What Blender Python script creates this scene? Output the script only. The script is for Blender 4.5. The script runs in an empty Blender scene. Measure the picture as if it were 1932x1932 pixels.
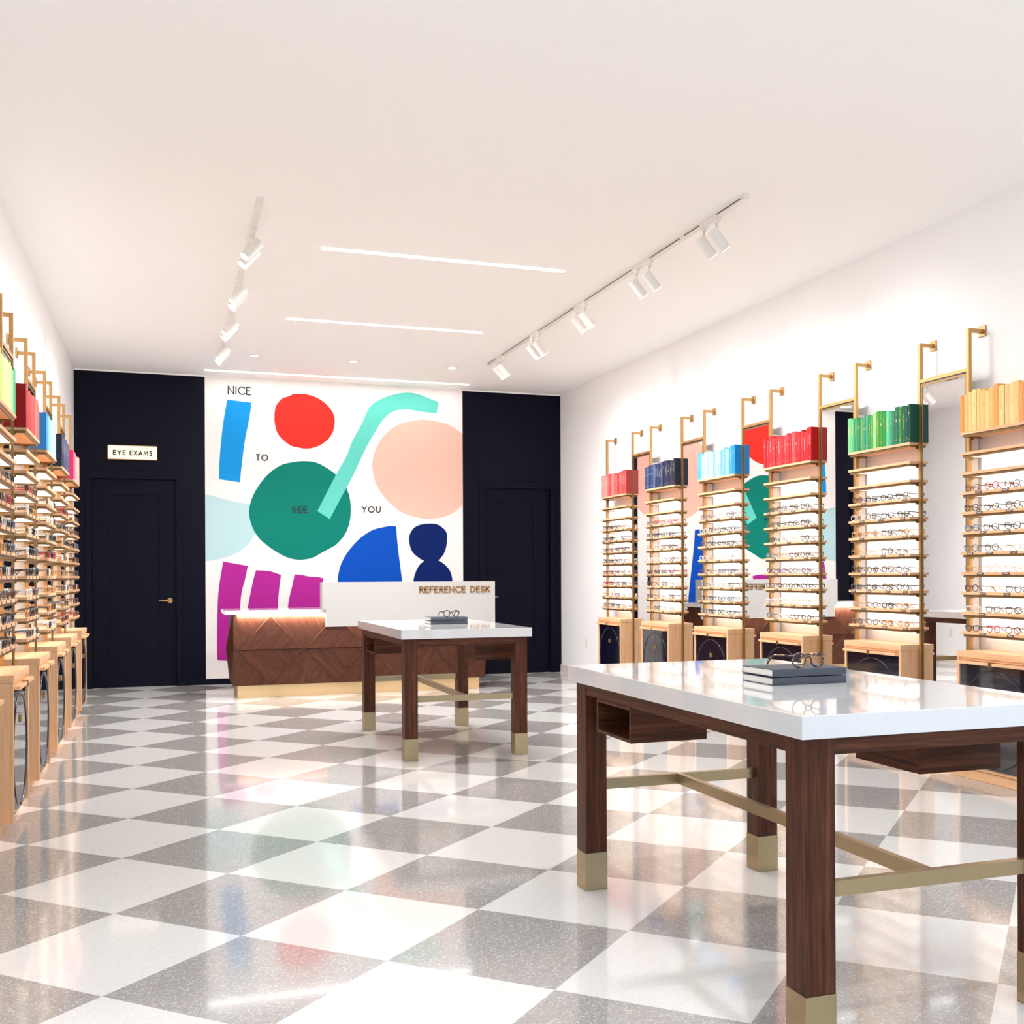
import bpy, bmesh, math, random
from mathutils import Vector, Matrix
from mathutils.geometry import tessellate_polygon

PI = math.pi
rnd = random.Random(7)
scn = bpy.context.scene
col = scn.collection

# ------------------------------------------------------------------ camera
TH, ROLL = 0.324816, -0.0043255
F = Vector((math.sin(TH), math.cos(TH), 0)); R0 = Vector((math.cos(TH), -math.sin(TH), 0)); U0 = Vector((0, 0, 1))
cr, sr = math.cos(ROLL), math.sin(ROLL)
Rv = R0 * cr + U0 * sr; Uv = U0 * cr - R0 * sr
cam_d = bpy.data.cameras.new('camera'); cam = bpy.data.objects.new('camera', cam_d); col.objects.link(cam)
M = Matrix((Rv, Uv, -F)).transposed().to_4x4(); M.translation = Vector((0, 0, 1.30)); cam.matrix_world = M
cam_d.sensor_width = 36; cam_d.lens = 36 * 1954.21 / 1932; cam_d.shift_y = 119.16 / 1932; cam_d.clip_start = 0.05; cam_d.clip_end = 200
scn.camera = cam

# ------------------------------------------------------------------ world, exposure
w = bpy.data.worlds.new('world'); scn.world = w; w.use_nodes = True
w.node_tree.nodes['Background'].inputs[0].default_value = (0.62, 0.80, 1.0, 1); w.node_tree.nodes['Background'].inputs[1].default_value = 2.0
vs = scn.view_settings
scn.display_settings.display_device = 'sRGB'
vs.view_transform = 'Standard'; vs.look = 'None'; vs.gamma = 1.0; vs.use_curve_mapping = False
vs.exposure = -0.17
cy = scn.cycles
cy.caustics_reflective = False; cy.caustics_refractive = False
cy.max_bounces = 12; cy.diffuse_bounces = 8; cy.glossy_bounces = 5; cy.transmission_bounces = 6; cy.transparent_max_bounces = 24
cy.use_denoising = True; cy.sample_clamp_indirect = 6.0

K_SPOT = 34.0      # W per track spotlight
K_STRIP = 5.0      # radiance of the ceiling slots
K_DAY = 38.0      # W of daylight through the shop window
K_PANEL = 1.7      # radiance of the lit display backs
K_DOWN = 65.0

def area_light(name, loc, aim, sx, sy, power, colr=(1, 1, 1), parent=None):
    d = bpy.data.lights.new(name, 'AREA'); d.shape = 'RECTANGLE'; d.size = sx; d.size_y = sy; d.energy = power; d.color = colr
    o = bpy.data.objects.new(name, d); col.objects.link(o); o.location = loc
    o.rotation_euler = Vector(aim).to_track_quat('-Z', 'Y').to_euler()
    if parent: o.parent = parent
    return o
# daylight coming in through the storefront window behind the camera
area_light('daylight', (2.0, -3.30, 1.75), (0, 1, -0.05), 5.2, 2.9, K_DAY, (0.42, 0.68, 1.0))

# ------------------------------------------------------------------ geometry constants
XL, XR, YB, YF, HC = -0.972, 5.058, 12.957, -3.2, 3.715

# ------------------------------------------------------------------ materials
def srgb(r, g, b):
    f = lambda c: (c / 255 / 12.92) if c / 255 <= .04045 else ((c / 255 + .055) / 1.055) ** 2.4
    return (f(r), f(g), f(b), 1)
MATS = {}
def mat(name, c, rough=.5, metal=0., bump=0., coat=0., spec=.5, emis=None, es=0., noise=0.04, nscale=6):
    if name in MATS: return MATS[name]
    m = bpy.data.materials.new(name); m.use_nodes = True; nt = m.node_tree; b = nt.nodes['Principled BSDF']
    b.inputs['Roughness'].default_value = rough; b.inputs['Metallic'].default_value = metal
    b.inputs['Coat Weight'].default_value = coat; b.inputs['Specular IOR Level'].default_value = spec
    b.inputs['Coat Roughness'].default_value = .03
    tc = nt.nodes.new('ShaderNodeTexCoord'); n = nt.nodes.new('ShaderNodeTexNoise'); n.inputs['Scale'].default_value = nscale; n.inputs['Detail'].default_value = 3
    nt.links.new(tc.outputs['Object'], n.inputs['Vector'])
    mx = nt.nodes.new('ShaderNodeMix'); mx.data_type = 'RGBA'
    mx.inputs[6].default_value = [x * (1 - noise) for x in c[:3]] + [1]; mx.inputs[7].default_value = [min(1, x * (1 + noise)) for x in c[:3]] + [1]
    nt.links.new(n.outputs['Fac'], mx.inputs[0]); nt.links.new(mx.outputs[2], b.inputs['Base Color'])
    if bump:
        n2 = nt.nodes.new('ShaderNodeTexNoise'); n2.inputs['Scale'].default_value = 180; nt.links.new(tc.outputs['Object'], n2.inputs['Vector'])
        bp = nt.nodes.new('ShaderNodeBump'); bp.inputs['Strength'].default_value = bump; bp.inputs['Distance'].default_value = .002
        nt.links.new(n2.outputs['Fac'], bp.inputs['Height']); nt.links.new(bp.outputs['Normal'], b.inputs['Normal'])
    if emis:
        b.inputs['Emission Color'].default_value = emis; b.inputs['Emission Strength'].default_value = es
    MATS[name] = m; return m
def wood(name, dark, mid, light, axis='x', rough=.4, rot=(0, 0, 0), across=34, along=1.6, dist=.6):
    if name in MATS: return MATS[name]
    m = bpy.data.materials.new(name); m.use_nodes = True; nt = m.node_tree; b = nt.nodes['Principled BSDF']
    b.inputs['Roughness'].default_value = rough; b.inputs['Specular IOR Level'].default_value = .18
    tc = nt.nodes.new('ShaderNodeTexCoord'); mr = nt.nodes.new('ShaderNodeMapping'); mr.inputs['Rotation'].default_value = rot
    ms = nt.nodes.new('ShaderNodeMapping')
    sc = {'x': (along, across, across), 'y': (across, along, across), 'z': (across, across, along)}[axis]
    ms.inputs['Scale'].default_value = sc
    nt.links.new(tc.outputs['Object'], mr.inputs['Vector']); nt.links.new(mr.outputs[0], ms.inputs['Vector'])
    n = nt.nodes.new('ShaderNodeTexNoise'); n.inputs['Scale'].default_value = 1.0; n.inputs['Detail'].default_value = 5; n.inputs['Roughness'].default_value = .65; n.inputs['Distortion'].default_value = dist
    nt.links.new(ms.outputs[0], n.inputs['Vector'])
    ms2 = nt.nodes.new('ShaderNodeMapping'); ms2.inputs['Scale'].default_value = [s * 5 for s in sc]; nt.links.new(mr.outputs[0], ms2.inputs['Vector'])
    n2 = nt.nodes.new('ShaderNodeTexNoise'); n2.inputs['Scale'].default_value = 1.0; n2.inputs['Detail'].default_value = 2; nt.links.new(ms2.outputs[0], n2.inputs['Vector'])
    ad = nt.nodes.new('ShaderNodeMix'); ad.inputs[0].default_value = .3; nt.links.new(n.outputs['Fac'], ad.inputs[2]); nt.links.new(n2.outputs['Fac'], ad.inputs[3])
    r = nt.nodes.new('ShaderNodeValToRGB'); e = r.color_ramp.elements
    e[0].position = .33; e[0].color = dark; e[1].position = .67; e[1].color = light; k = e.new(.5); k.color = mid
    nt.links.new(ad.outputs[0], r.inputs[0]); nt.links.new(r.outputs[0], b.inputs['Base Color'])
    MATS[name] = m; return m
OD, OM, OL = srgb(224, 170, 126), srgb(236, 187, 143), srgb(246, 203, 162)
WD, WM, WL = srgb(44, 21, 13), srgb(78, 43, 27), srgb(110, 65, 42)
oak = {a: wood('oak_' + a, OD, OM, OL, a, .38) for a in 'xyz'}
wal = {a: wood('walnut_' + a, WD, WM, WL, a, .42) for a in 'xyz'}
paint = mat('white_paint', srgb(249, 247, 245), .6, bump=.05, noise=.01)
ceilm = mat('ceiling_paint', srgb(251, 249, 246), .75, noise=.01)
white = mat('white_metal', srgb(232, 228, 222), .4)
navy = mat('navy_paint', srgb(9, 9, 24), .38, bump=.03, noise=.05, spec=.10)
navyd = mat('navy_lacquer', srgb(12, 13, 32), .10, coat=1.0, noise=.05)
navyr = mat('navy_ring', srgb(8, 9, 24), .12, coat=.6)
brass = mat('satin_brass', srgb(186, 143, 90), .36, metal=.7, noise=.05, nscale=30)
brassd = mat('dark_brass', srgb(136, 108, 66), .34, metal=.85, noise=.05)
steel = mat('bronze_metal', srgb(172, 152, 118), .34, metal=.9)
tray_m = mat('shelf_channel', srgb(128, 98, 58), .45, metal=.5)
cream = mat('lit_diffuser', srgb(250, 244, 234), .5, emis=(1, .95, .87, 1), es=1.15)
quartz = mat('white_quartz', srgb(226, 225, 225), .05, coat=.25, noise=.008, nscale=3, spec=.6)
paper = mat('paper', srgb(238, 234, 228), .8)
slate = mat('slate_cloth', srgb(66, 70, 80), .55, noise=.05)
blackm = mat('black_plastic', srgb(16, 15, 16), .25)
ink = mat('ink', srgb(24, 22, 28), .6)
plate_m = mat('name_plate', srgb(86, 74, 70), .45)
platew = mat('plate_lettering', srgb(240, 236, 230), .5)
lamp = mat('lamp_glow', srgb(255, 250, 240), .5, emis=(1, .97, .92, 1), es=K_STRIP)
spotg = mat('spot_glow', srgb(255, 250, 240), .5, emis=(1, .94, .86, 1), es=14)
panelm = mat('light_panel', srgb(150, 147, 143), .5, emis=(1, .965, .92, 1), es=K_PANEL)
signg = mat('sign_glow', srgb(130, 124, 114), .5, emis=(1, .90, .74, 1), es=1.05)
goldl = mat('gold_lettering', srgb(150, 112, 66), .4, metal=.4)
glassm = bpy.data.materials.new('window_glass'); glassm.use_nodes = True
def thin_glass(m, tint, mixf, rough=.02):
    nt = m.node_tree; nt.nodes.clear(); o = nt.nodes.new('ShaderNodeOutputMaterial'); t = nt.nodes.new('ShaderNodeBsdfTransparent'); g = nt.nodes.new('ShaderNodeBsdfGlossy')
    t.inputs[0].default_value = tint; g.inputs['Roughness'].default_value = rough; mx = nt.nodes.new('ShaderNodeMixShader')
    fr = nt.nodes.new('ShaderNodeLayerWeight'); fr.inputs[0].default_value = .25; ml = nt.nodes.new('ShaderNodeMath'); ml.operation = 'MULTIPLY_ADD'; ml.inputs[1].default_value = .5; ml.inputs[2].default_value = mixf
    nt.links.new(fr.outputs['Fresnel'], ml.inputs[0]); nt.links.new(ml.outputs[0], mx.inputs[0]); nt.links.new(t.outputs[0], mx.inputs[1]); nt.links.new(g.outputs[0], mx.inputs[2]); nt.links.new(mx.outputs[0], o.inputs[0])
thin_glass(glassm, (.96, .98, 1, 1), .02)
lensm = bpy.data.materials.new('clear_lens'); lensm.use_nodes = True; thin_glass(lensm, (.95, .96, .97, 1), .03)
darkl = bpy.data.materials.new('dark_lens'); darkl.use_nodes = True; thin_glass(darkl, (.10, .09, .09, 1), .05)
ambl = bpy.data.materials.new('amber_lens'); ambl.use_nodes = True; thin_glass(ambl, (.40, .19, .10, 1), .05)
mirm = mat('mirror_silver', (.90, .90, .90, 1), .0, metal=1.0, noise=0)

def floor_mat():
    m = bpy.data.materials.new('terrazzo'); m.use_nodes = True; nt = m.node_tree; b = nt.nodes['Principled BSDF']
    tc = nt.nodes.new('ShaderNodeTexCoord'); sp = nt.nodes.new('ShaderNodeSeparateXYZ'); nt.links.new(tc.outputs['Object'], sp.inputs[0])
    def M_(op, a, bb, c=None):
        n = nt.nodes.new('ShaderNodeMath'); n.operation = op
        for i, v in enumerate((a, bb, c)):
            if v is None: continue
            if isinstance(v, (int, float)): n.inputs[i].default_value = v
            else: nt.links.new(v, n.inputs[i])
        return n.outputs[0]
    X = M_('DIVIDE', M_('SUBTRACT', sp.outputs[0], -.185), .4475); Y = M_('DIVIDE', M_('SUBTRACT', sp.outputs[1], 6.765), .4145)
    A = M_('MULTIPLY', M_('ADD', X, Y), .5); B = M_('MULTIPLY', M_('SUBTRACT', X, Y), .5)
    s = M_('ADD', M_('FLOOR', A, None), M_('FLOOR', B, None)); par = M_('PINGPONG', s, 1.0)     # 0 dark, 1 light
    vo = nt.nodes.new('ShaderNodeTexVoronoi'); vo.inputs['Scale'].default_value = 190; nt.links.new(tc.outputs['Object'], vo.inputs['Vector'])
    n = nt.nodes.new('ShaderNodeTexNoise'); n.inputs['Scale'].default_value = 45; n.inputs['Detail'].default_value = 4; nt.links.new(tc.outputs['Object'], n.inputs['Vector'])
    def ramp(f, stops):
        r = nt.nodes.new('ShaderNodeValToRGB'); e = r.color_ramp.elements
        e[0].position, e[0].color = stops[0]; e[1].position, e[1].color = stops[-1]
        for q in stops[1:-1]: k = e.new(q[0]); k.color = q[1]
        nt.links.new(f, r.inputs[0]); return r.outputs[0]
    hs = nt.nodes.new('ShaderNodeSeparateColor'); nt.links.new(vo.outputs['Color'], hs.inputs[0])
    dk = ramp(hs.outputs[0], [(0, srgb(164, 160, 157)), (.5, srgb(176, 172, 168)), (.85, srgb(186, 182, 178)), (.97, srgb(216, 213, 209))])
    lt = ramp(hs.outputs[0], [(0, srgb(234, 231, 227)), (.3, srgb(241, 239, 236)), (1, srgb(247, 245, 242))])
    mx = nt.nodes.new('ShaderNodeMix'); mx.data_type = 'RGBA'; nt.links.new(par, mx.inputs[0]); nt.links.new(dk, mx.inputs[6]); nt.links.new(lt, mx.inputs[7])
    nt.links.new(mx.outputs[2], b.inputs['Base Color']); b.inputs['Roughness'].default_value = .11; b.inputs['Specular IOR Level'].default_value = .5
    b.inputs['Coat Weight'].default_value = .4; b.inputs['Coat Roughness'].default_value = .05
    return m

# ------------------------------------------------------------------ mesh builder
class MB:
    def __init__(s): s.v = []; s.f = []; s.m = []; s.mats = []; s.smooth = []
    def mi(s, m):
        if m not in s.mats: s.mats.append(m)
        return s.mats.index(m)
    def add(s, vs, fs, m, smooth=False):
        o = len(s.v); s.v += [tuple(v) for v in vs]; k = s.mi(m)
        for f in fs: s.f.append([i + o for i in f]); s.m.append(k); s.smooth.append(smooth)
        return s
    def box(s, x0, x1, y0, y1, z0, z1, m, bev=0.):
        if bev <= 0:
            vs = [(x, y, z) for z in (z0, z1) for y in (y0, y1) for x in (x0, x1)]
            fs = [(0, 2, 3, 1), (4, 5, 7, 6), (0, 1, 5, 4), (2, 6, 7, 3), (0, 4, 6, 2), (1, 3, 7, 5)]
            return s.add(vs, fs, m)
        bm = bmesh.new(); bmesh.ops.create_cube(bm, size=1)
        for v in bm.verts: v.co = Vector(((x0 + x1) / 2 + v.co.x * (x1 - x0), (y0 + y1) / 2 + v.co.y * (y1 - y0), (z0 + z1) / 2 + v.co.z * (z1 - z0)))
        bmesh.ops.bevel(bm, geom=bm.edges[:], offset=bev, segments=2, affect='EDGES', profile=.6)
        bm.verts.index_update(); s.add([v.co for v in bm.verts], [[v.index for v in f.verts] for f in bm.faces], m); bm.free(); return s
    def tube(s, pts, r, m, n=8, closed=False, sq=False, up=(0, 0, 1), r2=None):
        pts = [Vector(q) for q in pts]; N = len(pts); vs = []; fs = []; up = Vector(up)
        r2 = r if r2 is None else r2
        for i, q in enumerate(pts):
            a = pts[(i - 1) % N] if (closed or i > 0) else q; b = pts[(i + 1) % N] if (closed or i < N - 1) else q
            t = (b - a).normalized(); sd = t.cross(up)
            if sd.length < 1e-4: sd = t.cross(Vector((0, 1, .01)))
            sd.normalize(); u2 = sd.cross(t).normalized()
            for k in range(n):
                an = 2 * PI * k / n + (PI / 4 if sq else 0); f = 1.4142 if sq else 1
                vs.append(q + sd * math.cos(an) * r * f + u2 * math.sin(an) * r2 * f)
        for i in range(N if closed else N - 1):
            j = (i + 1) % N
            for k in range(n): l = (k + 1) % n; fs.append((i * n + k, i * n + l, j * n + l, j * n + k))
        if not closed: fs += [tuple(range(n))[::-1], tuple((N - 1) * n + k for k in range(n))]
        return s.add(vs, fs, m, not sq)
    def cyl(s, a, b, r, m, n=20, r2=None):
        a = Vector(a); b = Vector(b); t = (b - a).normalized(); sd = t.cross(Vector((0, 0, 1)))
        if sd.length < 1e-4: sd = Vector((1, 0, 0))
        sd.normalize(); u = sd.cross(t); r2 = r if r2 is None else r2
        vs = [q + sd * math.cos(2 * PI * k / n) * rr + u * math.sin(2 * PI * k / n) * rr for q, rr in ((a, r), (b, r2)) for k in range(n)]
        s.add(vs, [(k, (k + 1) % n, n + (k + 1) % n, n + k) for k in range(n)], m, True)
        s.add(vs, [tuple(range(n))[::-1], tuple(range(n, 2 * n))], m); return s
    def prism(s, poly, y0, y1, m, axis='y'):
        """poly of (a, b) pairs extruded along one axis"""
        n = len(poly); mk = {'y': lambda a, b, t: (a, t, b), 'x': lambda a, b, t: (t, a, b), 'z': lambda a, b, t: (a, b, t)}[axis]
        vs = [mk(a, b, y0) for a, b in poly] + [mk(a, b, y1) for a, b in poly]
        s.add(vs, [tuple(range(n)), tuple(range(n, 2 * n))[::-1]] + [(k, n + k, n + (k + 1) % n, (k + 1) % n) for k in range(n)], m); return s
    def build(s, name, parent=None, loc=None):
        me = bpy.data.meshes.new(name); me.from_pydata(s.v, [], s.f)
        for m in s.mats: me.materials.append(m)
        me.polygons.foreach_set('material_index', s.m); me.polygons.foreach_set('use_smooth', s.smooth)
        bm = bmesh.new(); bm.from_mesh(me); bmesh.ops.recalc_face_normals(bm, faces=bm.faces); bm.to_mesh(me); bm.free()
        o = bpy.data.objects.new(name, me); col.objects.link(o)
        if parent: o.parent = parent
        if loc: o.location = loc
        return o
def tag(o, label, cat, group=None, kind=None):
    o['label'] = label; o['category'] = cat
    if group: o['group'] = group
    if kind: o['kind'] = kind
    return o
def empty(name, loc=(0, 0, 0), rz=0, label=None, cat=None, group=None):
    o = bpy.data.objects.new(name, None); o.empty_display_size = .1; col.objects.link(o); o.location = loc; o.rotation_euler = (0, 0, rz)
    if label: tag(o, label, cat, group)
    return o
def copy_tree(o, parent=None):
    c = o.copy(); col.objects.link(c)
    if parent: c.parent = parent
    for ch in list(o.children): copy_tree(ch, c)
    return c
def struct(o, label=None):
    o['kind'] = 'structure'
    if label: o['label'] = label
    return o
B = lambda *a, **k: MB().box(*a, **k)

# stroke lettering ------------------------------------------------------------
def arc(cx, cy_, rx, ry, a0, a1, n=12): return [(cx + rx * math.cos(math.radians(a0 + (a1 - a0) * i / n)), cy_ + ry * math.sin(math.radians(a0 + (a1 - a0) * i / n))) for i in range(n + 1)]
GL = {
 'N': (.72, [[(0, 0), (0, 1), (.72, 0), (.72, 1)]]), 'I': (.02, [[(.01, 0), (.01, 1)]]),
 'C': (.78, [arc(.5, .5, .5, .5, 48, 312, 18)]), 'E': (.5, [[(.5, 1), (0, 1), (0, 0), (.5, 0)], [(0, .52), (.44, .52)]]),
 'T': (.58, [[(0, 1), (.58, 1)], [(.29, 1), (.29, 0)]]), 'O': (1., [arc(.5, .5, .5, .5, 0, 360, 26)]),
 'S': (.52, [arc(.27, .745, .235, .255, 35, 270, 12) + arc(.27, .245, .25, .245, 90, -150, 12)]),
 'Y': (.7, [[(0, 1), (.35, .48), (.7, 1)], [(.35, .48), (.35, 0)]]), 'U': (.66, [[(0, 1), (0, .33)] + arc(.33, .33, .33, .33, 180, 360, 12) + [(.66, 1)]]),
 'R': (.56, [[(0, 0), (0, 1), (.28, 1)] + arc(.28, .74, .26, .26, 90, -90, 10) + [(0, .48)], [(.26, .48), (.56, 0)]]),
 'F': (.5, [[(.5, 1), (0, 1), (0, 0)], [(0, .5), (.44, .5)]]), 'D': (.7, [[(0, 0), (0, 1), (.22, 1)] + arc(.22, .5, .48, .5, 90, -90, 14) + [(0, 0)]]),
 'K': (.6, [[(0, 0), (0, 1)], [(.56, 1), (.02, .42)], [(.2, .6), (.6, 0)]]), 'X': (.66, [[(0, 0), (.66, 1)], [(0, 1), (.66, 0)]]),
 'A': (.74, [[(0, 0), (.37, 1), (.74, 0)], [(.13, .33), (.61, .33)]]), 'M': (.86, [[(0, 0), (.1, 1), (.43, .15), (.76, 1), (.86, 0)]]), ' ': (.35, [])}
def lettering(mb, text, x0, x1, z0, z1, y, t, m, gap=.3, depth=.004):
    """text facing -y between x0..x1, stroke half width t"""
    tot = sum(GL[c][0] for c in text) + gap * (len(text) - 1); kx = (x1 - x0) / tot; h = z1 - z0; x = x0
    for c in text:
        wd, strokes = GL[c]
        for st in strokes:
            P = [(x + a * kx, z0 + t + b * (h - 2 * t)) for a, b in st]
            n = len(P)
            L = []; Rr = []
            cl = (abs(P[0][0] - P[-1][0]) < 1e-6 and abs(P[0][1] - P[-1][1]) < 1e-6)
            for i, q in enumerate(P):
                a = P[i - 1] if i > 0 else (P[-2] if cl else q); b = P[i + 1] if i < n - 1 else (P[1] if cl else q)
                d1 = Vector((q[0] - a[0], q[1] - a[1])); d2 = Vector((b[0] - q[0], b[1] - q[1]))
                if d1.length < 1e-9: d1 = d2
                if d2.length < 1e-9: d2 = d1
                d1.normalize(); d2.normalize(); tt = d1 + d2
                if tt.length < 1e-3: tt = d1.copy()
                tt.normalize(); nn = Vector((-tt.y, tt.x)); k = t / max(.45, nn.dot(Vector((-d1.y, d1.x))))
                e = Vector((0, 0))
                if not cl and i == 0: e = -d1 * t * .9
                if not cl and i == n - 1: e = d1 * t * .9
                L.append((q[0] + nn.x * k + e.x, q[1] + nn.y * k + e.y)); Rr.append((q[0] - nn.x * k + e.x, q[1] - nn.y * k + e.y))
            vs = [(a, y, b) for a, b in L] + [(a, y, b) for a, b in Rr] + [(a, y - depth, b) for a, b in L] + [(a, y - depth, b) for a, b in Rr]
            fs = []
            for i in range(n - 1):
                fs += [(2 * n + i, 2 * n + i + 1, 3 * n + i + 1, 3 * n + i), (i, i + 1, 2 * n + i + 1, 2 * n + i), (n + i, n + i + 1, 3 * n + i + 1, 3 * n + i)]
            mb.add(vs, fs, m)
        x += (wd + gap) * kx
    return mb

# ------------------------------------------------------------------ room shell
W = .15
fl = B(XL - W, XR + W, YF - W, YB + W, -.12, 0, floor_mat()).build('floor'); struct(fl, 'polished terrazzo floor in a diamond checker of pale and grey')
cm = MB(); cm.box(XL - W, XR + W, YF - W, YB + W, HC, HC + .12, ceilm); struct(cm.build('ceiling'), 'smooth warm white ceiling with thin slots of light')
struct(B(XL - W, XL, YF, YB, 0, HC, paint).build('wall_left')); struct(B(XR, XR + W, YF, YB, 0, HC, paint).build('wall_right'))
# back wall: navy zones with door openings, white mural zone
MX0, MX1 = .481, 3.690
wb = MB(); NT = 3.697
DL = (-.783, .149, 2.45); DR = (3.988, 4.907, 2.445)
def wall_seg(x0, x1, z0, z1, m): wb.box(x0, x1, YB, YB + W, z0, z1, m)
wall_seg(XL, DL[0], 0, NT, navy); wall_seg(DL[0], DL[1], DL[2], NT, navy); wall_seg(DL[1], MX0, 0, NT, navy)
wall_seg(MX0, MX1, 0, NT, paint)
wall_seg(MX1, DR[0], 0, NT, navy); wall_seg(DR[0], DR[1], DR[2], NT, navy); wall_seg(DR[1], XR, 0, NT, navy)
wb.box(XL, XR, YB, YB + W, NT, HC, paint)
for D_ in (DL, DR): wb.box(D_[0], D_[1], YB + .12, YB + W, 0, D_[2], navy)
struct(wb.build('wall_back'), 'back wall painted navy on both sides of the mural')
# front wall with shop window behind the camera
wf = MB(); wf.box(XL, -.75, YF - W, YF, 0, HC, paint); wf.box(4.8, XR, YF - W, YF, 0, HC, paint); wf.box(-.75, 4.8, YF - W, YF, 3.3, HC, paint); wf.box(-.75, 4.8, YF - W, YF, 0, .12, paint)
struct(wf.build('wall_front'))
wn = B(-.75, 4.8, YF - .09, YF - .075, .12, 3.3, glassm).build('window_1'); struct(wn)
fm = MB()
for x in (-.75, 1.08, 2.93, 4.75): fm.box(x, x + .05, YF - .12, YF - .04, .12, 3.3, blackm)
fm.build('window_frame', wn)
# baseboards
base_m = mat('baseboard_paint', srgb(214, 204, 194), .5)
for n, a in (('baseboard_right', (XR - .014, XR, YF, YB, 0, .10)), ('baseboard_left', (XL, XL + .014, YF, YB, 0, .10))):
    struct(B(*a, base_m).build(n))
bb = MB(); bb.box(MX0, MX1, YB - .016, YB, 0, .068, navy); bb.box(DL[1] + .07, MX0, YB - .016, YB, 0, .068, navy); bb.box(MX1, DR[0] - .075, YB - .016, YB, 0, .068, navy)
struct(bb.build('baseboard_back'))

# doors ------------------------------------------------------------------------
def door(name, x0, x1, top, panel, handle_x, side):
    d = MB(); yf = YB + .045
    # leaf with a recessed panel framed by a raised bead
    px0, px1, pz0, pz1 = panel
    x0 += .0015; x1 -= .0015; top -= .0015
    d.box(x0, px0, yf, yf + .1, .001, top, navy); d.box(px1, x1, yf, yf + .1, .001, top, navy)
    d.box(px0, px1, yf, yf + .1, .001, pz0, navy); d.box(px0, px1, yf, yf + .1, pz1, top, navy)
    d.box(px0, px1, yf + .012, yf + .1, pz0, pz1, navy)
    o = d.build(name); struct(o)
    g = MB(); k = .018
    g.box(px0, px0 + k, yf - .004, yf + .013, pz0, pz1, navy, .004); g.box(px1 - k, px1, yf - .004, yf + .013, pz0, pz1, navy, .004)
    g.box(px0 + k, px1 - k, yf - .004, yf + .013, pz0, pz0 + k, navy, .004); g.box(px0 + k, px1 - k, yf - .004, yf + .013, pz1 - k, pz1, navy, .004)
    g.build('panel_molding', o)
    h = MB(); h.cyl((handle_x, yf, 1.016), (handle_x, yf - .012, 1.016), .031, brass, 28); h.cyl((handle_x, yf - .012, 1.016), (handle_x, yf - .05, 1.016), .012, brass)
    h.tube([(handle_x, yf - .046, 1.016), (handle_x + side * .03, yf - .05, 1.016), (handle_x + side * .125, yf - .048, 1.016)], .010, brass, 10)
    ho = h.build('door_handle', o); ho['label'] = 'satin brass lever handle'
    return o
door('door_1', DL[0], DL[1], DL[2], (-.611, -.026, .328, 2.28), .075, -1)['label'] = 'navy panelled door below the lit EYE EXAMS sign'
door('door_2', DR[0], DR[1], DR[2], (4.118, 4.71, .313, 2.268), 4.045, 1)['label'] = 'navy panelled door behind the reference desk'
def casing(name, x0, x1, top, ws):
    c = MB(); a, b = ws
    c.box(x0 - a, x0, YB - .02, YB, 0, top + .09, navy, .004); c.box(x1, x1 + b, YB - .02, YB, 0, top + .09, navy, .004); c.box(x0, x1, YB - .02, YB, top, top + .09, navy, .004)
    struct(c.build(name))
casing('trim_1', DL[0], DL[1], DL[2], (.07, .066)); casing('trim_2', DR[0], DR[1], DR[2], (.072, .062))

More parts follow.
